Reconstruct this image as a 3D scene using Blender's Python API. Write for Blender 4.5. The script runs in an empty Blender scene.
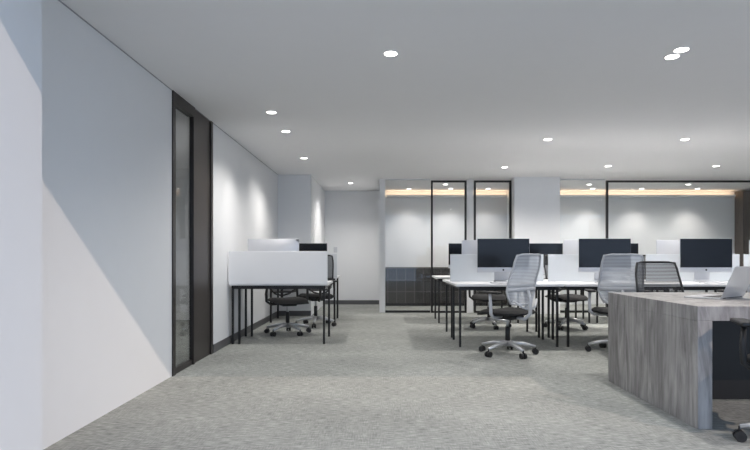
import bpy, bmesh, math, random
from mathutils import Vector, Matrix
random.seed(4)
scene = bpy.context.scene
scene.view_settings.view_transform='Standard'
F=540.0; EYE=1.05; H=2.52; XL=-1.84
YC=1.63   # edge of the ceiling slab (open atrium behind)
YP=10.2   # glazed partition
YB=12.0   # rear wall

# ------------------------------------------------------------------ materials
def newmat(name):
    m=bpy.data.materials.new(name); m.use_nodes=True
    nt=m.node_tree; nt.nodes.clear()
    out=nt.nodes.new('ShaderNodeOutputMaterial')
    return m,nt,out
def plain(name,col,rough=0.5,metal=0.0,var=0.03,scale=8.0,bump=0.0,spec=0.5):
    m,nt,out=newmat(name)
    b=nt.nodes.new('ShaderNodeBsdfPrincipled')
    b.inputs['Roughness'].default_value=rough; b.inputs['Metallic'].default_value=metal
    b.inputs['Specular IOR Level'].default_value=spec
    tc=nt.nodes.new('ShaderNodeTexCoord')
    n=nt.nodes.new('ShaderNodeTexNoise'); n.inputs['Scale'].default_value=scale
    n.inputs['Detail'].default_value=4
    nt.links.new(tc.outputs['Object'],n.inputs['Vector'])
    r=nt.nodes.new('ShaderNodeMapRange')
    r.inputs['To Min'].default_value=1-var; r.inputs['To Max'].default_value=1+var
    nt.links.new(n.outputs['Fac'],r.inputs['Value'])
    mul=nt.nodes.new('ShaderNodeVectorMath'); mul.operation='SCALE'
    mul.inputs[0].default_value=col
    nt.links.new(r.outputs[0],mul.inputs['Scale'])
    nt.links.new(mul.outputs[0],b.inputs['Base Color'])
    if bump>0:
        bp=nt.nodes.new('ShaderNodeBump'); bp.inputs['Strength'].default_value=bump
        n2=nt.nodes.new('ShaderNodeTexNoise'); n2.inputs['Scale'].default_value=scale*20
        nt.links.new(tc.outputs['Object'],n2.inputs['Vector'])
        nt.links.new(n2.outputs['Fac'],bp.inputs['Height']); bp.inputs['Distance'].default_value=0.002
        nt.links.new(bp.outputs[0],b.inputs['Normal'])
    nt.links.new(b.outputs[0],out.inputs['Surface'])
    return m
def emis(name,col,s):
    m,nt,out=newmat(name)
    e=nt.nodes.new('ShaderNodeEmission'); e.inputs['Color'].default_value=(*col,1); e.inputs['Strength'].default_value=s
    nt.links.new(e.outputs[0],out.inputs['Surface']); return m
def glass(name,tint,ior=1.35):
    m,nt,out=newmat(name)
    t=nt.nodes.new('ShaderNodeBsdfTransparent'); t.inputs['Color'].default_value=(*tint,1)
    g=nt.nodes.new('ShaderNodeBsdfGlossy'); g.inputs['Roughness'].default_value=0.02
    f=nt.nodes.new('ShaderNodeFresnel')
    # same reflectance entering and leaving the thin pane
    ge=nt.nodes.new('ShaderNodeNewGeometry'); mr=nt.nodes.new('ShaderNodeMapRange')
    mr.inputs['To Min'].default_value=ior; mr.inputs['To Max'].default_value=1/ior
    nt.links.new(ge.outputs['Backfacing'],mr.inputs['Value']); nt.links.new(mr.outputs[0],f.inputs['IOR'])
    mx=nt.nodes.new('ShaderNodeMixShader')
    nt.links.new(f.outputs[0],mx.inputs[0]); nt.links.new(t.outputs[0],mx.inputs[1]); nt.links.new(g.outputs[0],mx.inputs[2])
    nt.links.new(mx.outputs[0],out.inputs['Surface']); return m
def carpet():
    m,nt,out=newmat('carpet_tiles')
    b=nt.nodes.new('ShaderNodeBsdfPrincipled'); b.inputs['Roughness'].default_value=0.9
    b.inputs['Specular IOR Level'].default_value=0.2
    tc=nt.nodes.new('ShaderNodeTexCoord')
    def noise(sx,sy,det=3,rough=0.6):
        mp=nt.nodes.new('ShaderNodeMapping'); mp.inputs['Scale'].default_value=(sx,sy,1)
        n=nt.nodes.new('ShaderNodeTexNoise'); n.inputs['Scale'].default_value=1; n.inputs['Detail'].default_value=det
        n.inputs['Roughness'].default_value=rough
        nt.links.new(tc.outputs['Object'],mp.inputs['Vector']); nt.links.new(mp.outputs[0],n.inputs['Vector'])
        return n
    a=noise(14,120,2); c=noise(120,14,2); big=noise(1.0,1.6,2)
    ch=nt.nodes.new('ShaderNodeTexChecker'); ch.inputs['Scale'].default_value=2.0
    ch.inputs['Color1'].default_value=(1,1,1,1); ch.inputs['Color2'].default_value=(0,0,0,1)
    nt.links.new(tc.outputs['Object'],ch.inputs['Vector'])
    chm=nt.nodes.new('ShaderNodeMath'); chm.operation='MULTIPLY_ADD'; chm.inputs[1].default_value=0.16; chm.inputs[2].default_value=0.16
    nt.links.new(ch.outputs['Fac'],chm.inputs[0])
    mx=nt.nodes.new('ShaderNodeMix'); mx.data_type='FLOAT'
    nt.links.new(chm.outputs[0],mx.inputs[0]); nt.links.new(a.outputs['Fac'],mx.inputs[2]); nt.links.new(c.outputs['Fac'],mx.inputs[3])
    ad=nt.nodes.new('ShaderNodeMath'); ad.operation='MULTIPLY_ADD'; ad.inputs[1].default_value=0.2
    nt.links.new(big.outputs['Fac'],ad.inputs[0]); nt.links.new(mx.outputs[0],ad.inputs[2])
    r=nt.nodes.new('ShaderNodeValToRGB')
    r.color_ramp.elements[0].position=0.40; r.color_ramp.elements[0].color=(0.125,0.133,0.128,1)
    r.color_ramp.elements[1].position=0.80; r.color_ramp.elements[1].color=(0.45,0.46,0.435,1)
    nt.links.new(ad.outputs[0],r.inputs[0]); nt.links.new(r.outputs[0],b.inputs['Base Color'])
    bp=nt.nodes.new('ShaderNodeBump'); bp.inputs['Strength'].default_value=0.4; bp.inputs['Distance'].default_value=0.003
    nt.links.new(mx.outputs[0],bp.inputs['Height']); nt.links.new(bp.outputs[0],b.inputs['Normal'])
    nt.links.new(b.outputs[0],out.inputs['Surface']); return m
def wood(name,c1,c2,sc=(3,3,0.35),mid=0.4):
    m,nt,out=newmat(name)
    b=nt.nodes.new('ShaderNodeBsdfPrincipled'); b.inputs['Roughness'].default_value=0.5
    tc=nt.nodes.new('ShaderNodeTexCoord'); mp=nt.nodes.new('ShaderNodeMapping'); mp.inputs['Scale'].default_value=sc
    nt.links.new(tc.outputs['Object'],mp.inputs['Vector'])
    n=nt.nodes.new('ShaderNodeTexNoise'); n.inputs['Scale'].default_value=2.0; n.inputs['Detail'].default_value=9
    n.inputs['Roughness'].default_value=0.68; n.inputs['Distortion'].default_value=1.8
    nt.links.new(mp.outputs[0],n.inputs['Vector'])
    n2=nt.nodes.new('ShaderNodeTexNoise'); n2.inputs['Scale'].default_value=13; n2.inputs['Detail'].default_value=5
    nt.links.new(mp.outputs[0],n2.inputs['Vector'])
    mx=nt.nodes.new('ShaderNodeMix'); mx.data_type='FLOAT'; mx.inputs[0].default_value=mid
    nt.links.new(n.outputs['Fac'],mx.inputs[2]); nt.links.new(n2.outputs['Fac'],mx.inputs[3])
    r=nt.nodes.new('ShaderNodeValToRGB')
    r.color_ramp.elements[0].position=0.34; r.color_ramp.elements[0].color=(*c1,1)
    r.color_ramp.elements[1].position=0.62; r.color_ramp.elements[1].color=(*c2,1)
    nt.links.new(mx.outputs[0],r.inputs[0]); nt.links.new(r.outputs[0],b.inputs['Base Color'])
    nt.links.new(b.outputs[0],out.inputs['Surface']); return m
def mesh_fabric(name,col,open_=0.35,sc=70):
    # woven net: opaque strands with real holes (alpha pattern from object coordinates)
    m,nt,out=newmat(name)
    d=nt.nodes.new('ShaderNodeBsdfPrincipled'); d.inputs['Base Color'].default_value=(*col,1); d.inputs['Roughness'].default_value=0.7
    t=nt.nodes.new('ShaderNodeBsdfTransparent')
    tc=nt.nodes.new('ShaderNodeTexCoord'); w=nt.nodes.new('ShaderNodeTexWave')
    w.bands_direction='Z'; w.inputs['Scale'].default_value=sc*0.3; w.inputs['Distortion'].default_value=0
    nt.links.new(tc.outputs['Object'],w.inputs['Vector'])
    c=nt.nodes.new('ShaderNodeMath'); c.operation='MULTIPLY'; c.inputs[1].default_value=open_*1.6
    nt.links.new(w.outputs['Fac'],c.inputs[0])
    mx=nt.nodes.new('ShaderNodeMixShader'); nt.links.new(c.outputs[0],mx.inputs[0])
    nt.links.new(d.outputs[0],mx.inputs[1]); nt.links.new(t.outputs[0],mx.inputs[2])
    nt.links.new(mx.outputs[0],out.inputs['Surface']); return m

M=dict(
 wall=plain('wall_paint',(0.765,0.775,0.79),0.85,var=0.01,bump=0.1),
 ceil=plain('ceiling_paint',(0.84,0.84,0.85),0.9,var=0.01),
 carpet=carpet(),
 base=plain('baseboard_grey',(0.10,0.10,0.105),0.5),
 gap=plain('shadow_gap_grey',(0.35,0.36,0.38),0.6),
 bronze=plain('dark_bronze',(0.035,0.030,0.028),0.35,0.3),
 bronze2=plain('bronze_panel',(0.06,0.052,0.048),0.4,0.3),
 black=plain('black_metal',(0.015,0.015,0.016),0.4,0.2),
 glass=glass('clear_glass',(0.95,0.96,0.96),1.45),
 glassd=glass('grey_glass',(0.86,0.88,0.89),1.35),
 white=plain('white_laminate',(0.80,0.80,0.81),0.4,var=0.01),
 frost=plain('screen_fabric',(0.62,0.65,0.68),0.7,var=0.02),
 alu=plain('aluminium',(0.62,0.63,0.65),0.35,0.7),
 alul=plain('light_aluminium',(0.55,0.56,0.59),0.4,0.4),
 screen=plain('screen_black',(0.006,0.007,0.010),0.18,spec=0.4),
 plastic=plain('black_plastic',(0.018,0.018,0.019),0.5),
 seat=plain('black_fabric',(0.012,0.012,0.013),0.9,bump=0.3),
 greyp=plain('grey_plastic',(0.50,0.51,0.54),0.45),
 meshg=mesh_fabric('grey_net',(0.50,0.52,0.56),0.35),
 meshb=mesh_fabric('black_net',(0.02,0.02,0.022),0.4),
 wood=wood('grey_oak',(0.125,0.120,0.120),(0.42,0.408,0.402),(2.6,2.6,0.4),0.3),
 wooddk=wood('dark_walnut',(0.07,0.055,0.045),(0.14,0.11,0.09),(8,8,0.4)),
 slat=plain('cabinet_front',(0.055,0.05,0.048),0.35),
 slatl=plain('cabinet_edge',(0.14,0.13,0.125),0.4),
 lamp=emis('lamp_disc',(1,0.97,0.92),9),
 cove=emis('cove_strip',(1.0,0.68,0.42),6.0),
 paper=plain('paper',(0.8,0.8,0.78),0.8),
 rim=plain('white_trim_ring',(0.8,0.8,0.8),0.5),
)

# ------------------------------------------------------------------ mesh builder
class B:
    def __init__(s): s.bm=bmesh.new(); s.m=[]
    def mi(s,k):
        if k not in s.m: s.m.append(k)
        return s.m.index(k)
    def _tag(s,faces,k,smooth=False):
        i=s.mi(k)
        for f in faces: f.material_index=i; f.smooth=smooth
    def box(s,a,b,k,bev=0.0,mat=None,seg=2):
        vs=[s.bm.verts.new((x,y,z)) for x in (a[0],b[0]) for y in (a[1],b[1]) for z in (a[2],b[2])]
        q=[(0,1,3,2),(4,6,7,5),(0,4,5,1),(2,3,7,6),(0,2,6,4),(1,5,7,3)]
        fs=[s.bm.faces.new([vs[i] for i in f]) for f in q]
        s._tag(fs,k)
        if mat is not None:
            for v in vs: v.co=mat@v.co
        if bev>0:
            es=list({e for f in fs for e in f.edges})
            r=bmesh.ops.bevel(s.bm,geom=es,offset=bev,segments=seg,affect='EDGES',profile=0.5)
            s._tag([f for f in r['faces']],k,seg>2)
        return s
    def tube(s,pts,r,k,n=10,ry=None,cap=True):
        pts=[Vector(p) for p in pts]
        rs=r if isinstance(r,(list,tuple)) else [r]*len(pts)
        rings=[]; up=None
        for i,p in enumerate(pts):
            t=(pts[min(i+1,len(pts)-1)]-pts[max(i-1,0)]).normalized()
            if up is None:
                up=Vector((0,0,1)) if abs(t.z)<0.9 else Vector((0,1,0))
            u=(up-t*up.dot(t)).normalized(); v=t.cross(u); up=u
            kk=(ry if ry else 1.0)
            rings.append([s.bm.verts.new(p+u*math.cos(2*math.pi*j/n)*rs[i]*kk+v*math.sin(2*math.pi*j/n)*rs[i]) for j in range(n)])
        fs=[]
        for a,b in zip(rings,rings[1:]):
            for j in range(n): fs.append(s.bm.faces.new((a[j],a[(j+1)%n],b[(j+1)%n],b[j])))
        s._tag(fs,k,True)
        if cap: s._tag([s.bm.faces.new(rings[0][::-1]),s.bm.faces.new(rings[-1])],k)
        return s
    def cyl(s,a,b,r,k,n=20): return s.tube([a,b],r,k,n)
    def grid(s,fn,nu,nv,k,thick=0.0):
        g=[[s.bm.verts.new(Vector(fn(i/nu,j/nv))) for j in range(nv+1)] for i in range(nu+1)]; fs=[]
        for i in range(nu):
            for j in range(nv): fs.append(s.bm.faces.new((g[i][j],g[i+1][j],g[i+1][j+1],g[i][j+1])))
        s._tag(fs,k,True); return s
    def mesh(s,name):
        bmesh.ops.recalc_face_normals(s.bm,faces=s.bm.faces)
        me=bpy.data.meshes.new(name); s.bm.to_mesh(me); s.bm.free()
        for k in s.m: me.materials.append(M[k])
        return me
def put(me,name,loc=(0,0,0),rot=0.0,parent=None):
    o=bpy.data.objects.new(name,me); scene.collection.objects.link(o)
    o.location=loc; o.rotation_euler=(0,0,rot)
    if parent: o.parent=parent
    return o
def single(name,a,b,k,bev=0.0):
    c=[(a[i]+b[i])/2 for i in range(3)]
    bb=B(); bb.box([a[i]-c[i] for i in range(3)],[b[i]-c[i] for i in range(3)],k,bev)
    return put(bb.mesh(name),name,c)

# ------------------------------------------------------------------ room shell
XR=9.0
bb=B(); bb.box((-5,-3,-0.1),(XR+0.2,13,0),'carpet'); put(bb.mesh('floor'),'floor')
bb=B(); bb.box((-5,YC,H),(XR+0.2,13,H+0.15),'ceil'); put(bb.mesh('ceiling'),'ceiling')
def wallobj(name,boxes,k='wall'):
    bb=B()
    for a,b in boxes: bb.box(a,b,k)
    return put(bb.mesh(name),name)
yd0,yd1=4.75,5.88
wallobj('wall_left',[((XL-0.15,2.51,0),(XL,yd0,H)),((XL-0.15,yd1,0),(XL,9.64,H))])
wallobj('wall_left_near',[((-1.88,-3,0),(-1.576,2.51,H+1.6))])
wallobj('wall_left_end',[((XL-0.15,9.64,0),(-1.25,YB,H))])
wallobj('wall_rear',[((-1.25,YB,0),(XR,YB+0.15,H))])
wallobj('wall_right',[((XR,-3,0),(XR+0.15,YB+0.15,H+0.15))])
wallobj('wall_corridor',[((-0.03,YP,0),(0.08,YB,H))])
wallobj('wall_partition_pier',[((2.46,YP-0.25,0),(3.30,YP+0.1,H)),((1.62,YP-0.02,0),(1.74,YP+0.08,H))])
wallobj('wall_meeting_side',[((2.80,YP+0.1,0),(2.92,YB,H))])
single('baseboard_left',(XL,yd1+0.02,0),(XL+0.012,9.64,0.09),'base')
single('baseboard_left_end',(-1.84,9.627,0),(-1.25,9.64,0.09),'base')
single('baseboard_rear',(-1.24,YB-0.013,0),(-0.04,YB,0.09),'base')
single('trim_ceiling_left',(XL,2.53,H-0.008),(XL+0.004,9.63,H-0.001),'gap')
# side room behind the left glass door
wallobj('wall_side_room',[((-4.0,3.5,0),(-3.9,9.0,H)),((-3.9,3.4,0),(XL-0.15,3.5,H)),((-3.9,9.0,0),(XL-0.15,9.1,H))])

# left dark portal with glass leaf and slid-open bronze leaf
HT=H-0.003
bb=B()
bb.box((XL-0.15,yd0,0),(XL+0.012,yd0+0.06,HT),'bronze')
bb.box((XL-0.05,yd0+0.06,HT-0.10),(XL+0.012,5.27,HT),'bronze')
bb.box((XL-0.03,5.27,0),(XL+0.012,5.31,HT),'bronze')
bb.box((XL-0.03,5.31,0),(XL-0.005,yd1-0.06,HT),'bronze2')
bb.box((XL-0.15,yd1-0.06,0),(XL+0.012,yd1,HT),'bronze')
bb.box((XL-0.026,yd0+0.06,0.05),(XL-0.016,5.27,HT-0.10),'glassd')
bb.box((XL-0.04,yd0+0.06,0.0),(XL-0.002,5.27,0.05),'bronze')
put(bb.mesh('door_1'),'door_1')

# glazed partition : black framed leaves
def framed(name,x0,x1,y,z1=H-0.03,t=0.035,mull=()):
    bb=B()
    bb.box((x0,y,0),(x0+t,y+0.05,z1),'black'); bb.box((x1-t,y,0),(x1,y+0.05,z1),'black')
    bb.box((x0+t,y,z1-t),(x1-t,y+0.05,z1),'black'); bb.box((x0+t,y,0),(x1-t,y+0.05,t),'black')
    for mx_ in mull: bb.box((mx_,y,t),(mx_+t,y+0.05,z1-t),'black')
    bb.box((x0+t,y+0.02,t),(x1-t,y+0.03,z1-t),'glass')
    return put(bb.mesh(name),name)
framed('door_2',0.94,1.61,YP-0.05)
framed('door_3',1.75,2.45,YP-0.05)
framed('window_1',4.24,XR-0.05,YP-0.05)
def pane(name,x0,x1,y):
    bb=B(); bb.box((x0,y,0.04),(x1,y+0.012,H-0.02),'glass')
    bb.box((x0,y-0.01,0),(x1,y+0.022,0.04),'black'); bb.box((x0,y-0.01,H-0.02),(x1,y+0.022,H),'alu')
    put(bb.mesh(name),name)
pane('window_2',0.08,0.93,YP)
pane('window_3',3.31,4.23,YP)
# cove strips behind the partition
for nm,x0,x1 in (('cove_light',0.12,2.78),('cove_light',2.96,7.8)):
    bb=B()
    bb.box((x0,YB-0.12,H-0.15),(x1,YB-0.002,H-0.13),'wall'); bb.box((x0,YB-0.12,H-0.13),(x1,YB-0.11,H-0.10),'wall')
    bb.box((x0,YB-0.09,H-0.128),(x1,YB-0.05,H-0.112),'cove')
    put(bb.mesh(nm),nm)
# low dark cabinet behind left pane
bb=B(); bb.box((0.10,YB-0.42,0.06),(2.7,YB-0.01,0.80),'slat'); bb.box((0.10,YB-0.45,0.80),(2.7,YB-0.01,0.83),'slatl')
bb.box((0.10,YB-0.38,0),(2.7,YB-0.02,0.06),'black')
for i in range(14):
    x=0.14+i*0.19; bb.box((x,YB-0.43,0.07),(x+0.012,YB-0.42,0.79),'slatl')
for z in (0.3,0.55): bb.box((0.10,YB-0.432,z),(2.7,YB-0.42,z+0.012),'slatl')
put(bb.mesh('low_cabinet'),'low_cabinet')
bb=B(); bb.box((7.85,YB-0.30,0),(8.95,YB-0.01,H-0.03),'wooddk')
for i in range(5): bb.box((7.85+i*0.22,YB-0.305,0.02),(7.856+i*0.22,YB-0.30,H-0.04),'black')
put(bb.mesh('tall_wood_cabinet'),'tall_wood_cabinet')
single('wall_switch',(-1.05,YB-0.012,1.15),(-0.97,YB,1.27),'alul',0.003)

# ------------------------------------------------------------------ downlights
bb=B()
bb.tube([(0,0,-0.001),(0,0,-0.006)],0.056,'rim',28)
bb.tube([(0,0,-0.006),(0,0,-0.008)],0.046,'lamp',28)
dl=bb.mesh('added_room_disc')
spots=[(0.07,3.89,1),(2.13,3.95,1),(2.125,3.82,0),(-1.11,5.47,1),(-1.11,6.3,1),(-1.14,8.0,1),(2.08,6.73,1),(3.79,6.73,1),
       (2.02,8.82,1),(3.66,8.7,1),(5.4,8.7,1),(5.6,6.6,1),(-0.6,10.7,1),(4.6,3.9,1)]
def spot(name,x,y,z,e,ang=110,blend=0.9,col=(1,0.96,0.91),r=0.05,aim=None):
    l=bpy.data.lights.new(name,'SPOT'); l.energy=e; l.spot_size=math.radians(ang); l.spot_blend=blend; l.color=col
    l.shadow_soft_size=r
    o=bpy.data.objects.new(name,l); o.location=(x,y,z); scene.collection.objects.link(o)
    if aim: o.rotation_euler=(Vector(aim)-Vector((x,y,z))).to_track_quat('-Z','Y').to_euler()
    return o
for x,y,f in spots:
    put(dl,'added_room_disc',(x,y,H))
    if f: spot('room_fill_lamp',x,y,H-0.03,{5.47:50,6.3:65,8.0:75,10.7:90,3.89:95,3.95:105}.get(y,145),142)
for y in (6.3,8.0): spot('wall_washer_lamp',-1.11,y,H-0.03,24,60,0.9,(1,0.95,0.9),0.03,aim=(XL,y+0.5,1.2))
for (x,y,e) in [(3.55,11.6,48),(4.55,11.6,48),(5.6,11.6,48),(6.8,11.6,48),(0.6,11.6,34),(1.5,11.6,34),(2.3,11.6,34)]:
    put(dl,'added_room_disc',(x,y,H)); spot('wall_washer_lamp',x,y,H-0.03,e,95,0.9,(1,0.92,0.85),0.03)
for (x,y) in [(1.3,10.9),(4.2,10.9),(6.2,10.9)]:  # extra discs and fill lamps, added to brighten the rooms behind the partition
    put(dl,'added_room_disc',(x,y,H)); spot('room_fill_lamp',x,y,H-0.03,85,155,0.9)
    
# ------------------------------------------------------------------ furniture meshes
def chair_mesh(name,frame,net):
    b=B()
    for i in range(5):
        a=math.radians(90+72*i+18); d=Vector((math.cos(a),math.sin(a),0))
        b.tube([d*0.03+Vector((0,0,0.125)),d*0.16+Vector((0,0,0.115)),d*0.30+Vector((0,0,0.082))],[0.026,0.022,0.015],'alu',10)
        c=d*0.30; t=Vector((-d.y,d.x,0))
        b.cyl(c+Vector((0,0,0.085)),c+Vector((0,0,0.045)),0.008,'plastic',8)
        for s in (-1,1):
            b.cyl(c+t*s*0.008+Vector((0,0,0.030)),c+t*s*0.030+Vector((0,0,0.030)),0.030,'plastic',16)
        b.cyl(c-t*0.03+Vector((0,0,0.030)),c+t*0.03+Vector((0,0,0.030)),0.008,'plastic',8)
    b.cyl((0,0,0.09),(0,0,0.15),0.036,'alu'); b.cyl((0,0,0.15),(0,0,0.30),0.026,'plastic'); b.cyl((0,0,0.30),(0,0,0.41),0.016,'alu')
    b.box((-0.10,-0.14,0.385),(0.10,0.12,0.43),'plastic',0.012)
    b.tube([(0.10,0.04,0.41),(0.24,0.04,0.40)],0.006,'plastic',8)
    # seat cushion (rounded, waterfall front)
    def seatf(top):
        def fn(u,v):
            x=(u-0.5)*2; y=(v-0.5)*2
            px=0.245*x*math.sqrt(max(0,1-0.16*y*y)); py=0.235*y*math.sqrt(max(0,1-0.16*x*x))
            e=max(abs(x),abs(y)); fall=-0.030*max(0,(y-0.4))**2/0.36
            if top: z=0.485+0.012*x*x+fall-0.028*(max(0,e-0.75)/0.25)**2
            else: z=0.432+fall+0.016*(max(0,e-0.75)/0.25)**2
            return (px,py+0.01,z)
        return fn
    st,sb=seatf(True),seatf(False)
    b.grid(st,16,16,'seat'); b.grid(sb,16,16,'seat')
    b.tube([(st(u,v)[0],st(u,v)[1],(st(u,v)[2]+sb(u,v)[2])/2) for u,v in
            [(0,0),(0.25,0),(0.5,0),(0.75,0),(1,0),(1,0.25),(1,0.5),(1,0.75),(1,1),(0.75,1),(0.5,1),(0.25,1),(0,1),(0,0.75),(0,0.5),(0,0.25),(0,0)]],0.010,'seat',8)
    # back: curved net in a frame
    def back(u,v):
        w=0.225*(1-0.14*v*v)*(1-0.22*max(0,0.25-v)/0.25)
        x=(u*2-1)
        z=0.555+0.52*v
        y=-0.235-0.10*v+0.030*math.sin(math.pi*min(1,v*1.4))+0.055*x*x
        return (x*w,y,z)
    b.grid(back,12,14,net)
    def rim():
        pts=[]
        per=[(i/8,0) for i in range(8)]+[(1,i/8) for i in range(8)]+[(1-i/8,1) for i in range(8)]+[(0,1-i/8) for i in range(9)]
        for u,v in per:
            uu=0.5+(u-0.5)*(1-0.05*((abs(v-0.5)*2)**6)); vv=0.5+(v-0.5)*(1-0.05*((abs(u-0.5)*2)**6))
            pts.append(back(uu,vv))
        return pts
    b.tube(rim(),0.011,frame,8)
    b.tube([back(u/8,0.30) for u in range(9)],0.013,frame,8,ry=1.6)
    b.tube([(0,-0.10,0.41),(0,-0.23,0.40),(0,-0.30,0.46),(0,-0.305,0.60),(0,-0.275,0.70)],[0.022,0.022,0.020,0.018,0.014],frame,10)
    for s in (-1,1):
        b.tube([(0,-0.295,0.50),(s*0.10,-0.285,0.53),(s*0.185,-0.235,0.60)],0.012,frame,8)
        b.tube([(s*0.08,0.0,0.415),(s*0.24,-0.01,0.415),(s*0.285,-0.02,0.45),(s*0.29,-0.02,0.55),(s*0.28,0.0,0.665)],[0.016,0.016,0.018,0.018,0.015],frame,10)
        b.box((s*0.28-0.042,-0.13,0.665),(s*0.28+0.042,0.13,0.69),'plastic',0.011,seg=3)
    return b.mesh(name)
chair_g=chair_mesh('office_chair_grey','greyp','meshg')
chair_b=chair_mesh('office_chair_black','plastic','meshb')
def chair(k,x,y,deg,name='office_chair'): return put(chair_g if k=='g' else chair_b,name,(x,y,0),math.radians(deg))

def imac_mesh():
    b=B()   # local: screen faces -Y, origin at foot base centre
    b.box((-0.325,-0.012,0.125),(0.325,0.0,0.545),'alul',0.004)
    b.box((-0.322,-0.0135,0.185),(0.322,-0.0115,0.542),'screen')
    def bk(u,v):
        x=(u*2-1);z=(v*2-1)
        return (0.32*x,0.0+0.035*(1-x*x)*(1-z*z)**0.8 if abs(z)<1 else 0.0,0.335+0.205*z)
    b.grid(bk,14,10,'alul')
    pts=[(0.03,0.27),(0.055,0.22),(0.075,0.12),(0.085,0.03),(0.07,0.006),(-0.10,0.004)]
    for (y0,z0),(y1,z1) in zip(pts,pts[1:]):
        d=Vector((0,y1-y0,z1-z0)); n=Vector((0,-d.z,d.y)).normalized()*0.004
        vs=[]
        for x in (-0.095,0.095):
            for (yy,zz) in ((y0,z0),(y1,z1)):
                for sg in (-1,1): vs.append(b.bm.verts.new((x,yy+sg*n.y,zz+sg*n.z)))
        fs=[b.bm.faces.new([vs[i] for i in q]) for q in [(0,1,3,2),(4,6,7,5),(0,4,5,1),(2,3,7,6),(0,2,6,4),(1,5,7,3)]]
        b._tag(fs,'alul')
    b.cyl((0,-0.0125,0.155),(0,-0.0145,0.155),0.012,'plastic',16)
    return b.mesh('desktop_computer')
imac=imac_mesh()
def kb_mesh():
    b=B(); b.box((-0.21,-0.06,0),(0.21,0.06,0.012),'alul',0.004)
    for r in range(5):
        for c in range(14): b.box((-0.20+c*0.0287,-0.052+r*0.0212,0.012),(-0.20+c*0.0287+0.024,-0.052+r*0.0212+0.017,0.0145),'white')
    return b.mesh('keyboard')
kb=kb_mesh()
def mouse_mesh():
    b=B()
    def fn(u,v):
        a=u*2*math.pi; r=math.sin(v*math.pi/2)
        return (0.028*r*math.cos(a),0.052*r*math.sin(a),0.028*math.cos(v*math.pi/2)**0.8 if v<1 else 0)
    b.grid(fn,20,8,'white'); return b.mesh('computer_mouse')
mouse=mouse_mesh()
DZ=0.735
def bench_mesh(x0,n,w,y0,y1,double):
    b=B()
    for i in range(n):
        a=x0+i*w; e=a+w-0.012
        mids=[(y0,(y0+y1)/2-0.01),((y0+y1)/2+0.01,y1)] if double else [(y0,y1)]
        for (p,q) in mids: b.box((a,p,DZ-0.028),(e,q,DZ),'white',0.003)
        b.box((a+0.05,y0+0.08,DZ-0.075),(e-0.05,y0+0.11,DZ-0.028),'black')
        b.box((a+0.05,y1-0.11,DZ-0.075),(e-0.05,y1-0.08,DZ-0.028),'black')
        for lx in (a+0.04,e-0.075):
            b.box((lx,y0+0.03,DZ-0.06),(lx+0.035,y1-0.03,DZ-0.028),'black')
            ys=[y0+0.04,y1-0.07]
            if double: ys+= [(y0+y1)/2-0.10,(y0+y1)/2+0.07]
            for yy in ys: b.box((lx,yy,0),(lx+0.026,yy+0.026,DZ-0.028),'black',0.003)
    return b.mesh('bench_desk')
W=1.26; BX=0.87
put(bench_mesh(BX,4,W,6.25,7.65,True),'bench_desk')
put(bench_mesh(BX,4,W,8.55,9.25,False),'bench_desk')
for i in range(4):
    a=BX+i*W
    bb=B(); bb.box((-0.60,-0.009,0),(0.60,0.009,0.35),'frost',0.003)
    for fx in (-0.5,0.5): bb.box((fx-0.02,-0.03,0),(fx+0.02,0.03,0.02),'alu',0.002)
    put(bb.mesh('desk_divider_screen'),'desk_divider_screen',(a+0.62,6.95,DZ))
    cx=1.52+i*W
    put(imac,'desktop_computer',(cx,6.72,DZ))
    put(imac,'desktop_computer',(cx+(0.02 if i else -0.1),7.32,DZ),math.pi)
    put(imac,'desktop_computer',(1.45+i*W,9.02,DZ))
    put(kb,'keyboard',(cx,6.45,DZ)); put(mouse,'computer_mouse',(cx+0.29,6.45,DZ))
    put(kb,'keyboard',(cx,7.52,DZ),math.pi); put(kb,'keyboard',(1.45+i*W,8.75,DZ))
chair('g',1.37,5.84,36); chair('g',2.60,5.95,-12)
chair('g',4.05,5.9,10); chair('b',1.62,8.10,170); chair('b',2.75,8.0,200); chair('b',4.0,8.05,180)

# left desks with privacy panel
x0,x1=-1.82,-0.64
bb=B()
bb.box((x0,6.45,0.725),(x1,6.475,1.12),'white',0.003)
put(bb.mesh('desk_privacy_panel'),'desk_privacy_panel')
bb=B()
bb.box((x0,6.48,DZ-0.028),(x1,7.20,DZ),'white',0.003)
for lx in (x0+0.02,x0+0.10,x1-0.06):
    for yy in (6.50,7.13): bb.box((lx,yy,0),(lx+0.026,yy+0.026,DZ-0.028),'black',0.003)
for lx in (x0+0.02,x1-0.06): bb.box((lx,6.50,DZ-0.06),(lx+0.03,7.16,DZ-0.028),'black')
bb.box((x0+0.05,6.49,DZ-0.07),(x1-0.05,6.51,DZ-0.028),'black')
put(bb.mesh('office_desk'),'office_desk')
a0,a1=-1.80,-0.70
bb=B(); bb.box((a0,8.60,0.73),(a1,8.617,1.10),'frost',0.003); put(bb.mesh('desk_privacy_panel'),'desk_privacy_panel')
bb=B()
bb.box((a0,8.62,DZ-0.028),(a1,9.3,DZ),'white',0.003)
for lx in (a0+0.02,a1-0.06):
    for yy in (8.64,9.24): bb.box((lx,yy,0),(lx+0.03,yy+0.03,DZ-0.028),'black',0.003)
put(bb.mesh('office_desk'),'office_desk')
put(imac,'desktop_computer',(-1.36,6.82,DZ),math.pi); put(kb,'keyboard',(-1.36,7.08,DZ),math.pi)
put(imac,'desktop_computer',(-1.22,9.0,DZ))
chair('b',-1.28,7.40,205); chair('b',-1.0,8.27,20)

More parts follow.
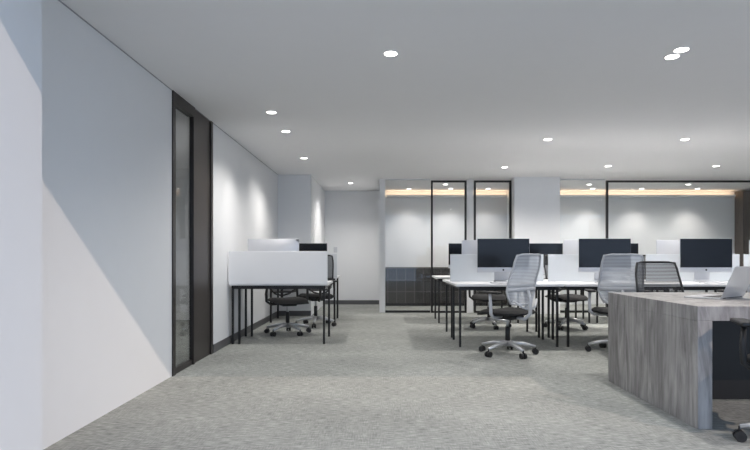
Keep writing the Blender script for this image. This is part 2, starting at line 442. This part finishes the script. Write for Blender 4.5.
# grey oak desk
bb=B(); rx0,rx1,ry0,ry1=1.93,4.1,3.29,4.59
bb.box((rx0,ry0,0.66),(rx1,ry1,0.75),'wood',0.003)
bb.box((rx0,ry0,0),(rx0+0.09,ry1,0.66),'wood',0.003)
bb.box((rx1-0.09,ry0,0),(rx1,ry1,0.66),'wood',0.003)
bb.box((rx0+0.09,ry0+0.62,0.02),(rx1-0.09,ry0+0.65,0.66),'black')
put(bb.mesh('executive_desk'),'executive_desk')
c=chair('b',2.74,5.12,178); c.scale=(1,1,0.93)
chair('b',2.33,2.98,-20)
def laptop_mesh():
    b=B()
    b.box((-0.18,-0.125,0),(0.18,0.125,0.012),'alu',0.003)
    b.box((-0.155,-0.005,0.012),(0.155,0.10,0.0135),'plastic'); b.box((-0.05,-0.11,0.012),(0.05,-0.03,0.0128),'alul')
    R=Matrix.Translation((0,0.125,0.012))@Matrix.Rotation(math.radians(-22),4,'X')
    b.box((-0.18,0,0),(0.18,0.006,0.24),'alu',0.002,mat=R); b.box((-0.17,-0.001,0.012),(0.17,0.0,0.23),'screen',mat=R)
    b.cyl((-0.15,0.125,0.012),(0.15,0.125,0.012),0.007,'plastic',10)
    return b.mesh('laptop')
lp=laptop_mesh()
put(lp,'laptop',(2.45,3.98,0.751),math.radians(-145))
bb=B(); bb.box((-0.105,-0.15,0),(0.105,0.15,0.006),'paper'); bb.box((-0.10,-0.145,0.006),(0.11,0.15,0.009),'paper',mat=Matrix.Rotation(0.1,4,'Z'))
put(bb.mesh('paper_stack'),'paper_stack',(2.75,3.7,0.751),0.4)

# ------------------------------------------------------------------ light
w=bpy.data.worlds.new('world'); scene.world=w; w.use_nodes=True
bg=w.node_tree.nodes['Background']; bg.inputs['Color'].default_value=(0.58,0.74,1.0,1); bg.inputs['Strength'].default_value=1.65
sl=bpy.data.lights.new('sun','SUN'); sl.energy=1.6; sl.angle=math.radians(0.6); sl.color=(1,0.80,0.66)
so=bpy.data.objects.new('sun',sl); scene.collection.objects.link(so)
so.rotation_euler=Vector((-0.68,1,-0.81)).to_track_quat('-Z','Y').to_euler(); so.location=(3,-2,6)
spot('side_room_fill',-2.9,6.5,H-0.05,120,150)  # added fill without a fixture, brightens the side room seen through the door

cam=bpy.data.cameras.new('camera'); co=bpy.data.objects.new('camera',cam); scene.collection.objects.link(co)
co.location=(0,0,EYE); co.rotation_euler=(math.pi/2,0,0)
cam.sensor_width=36; cam.lens=36*F/750; cam.shift_x=-6/750; cam.shift_y=32/750; cam.clip_end=100
scene.camera=co
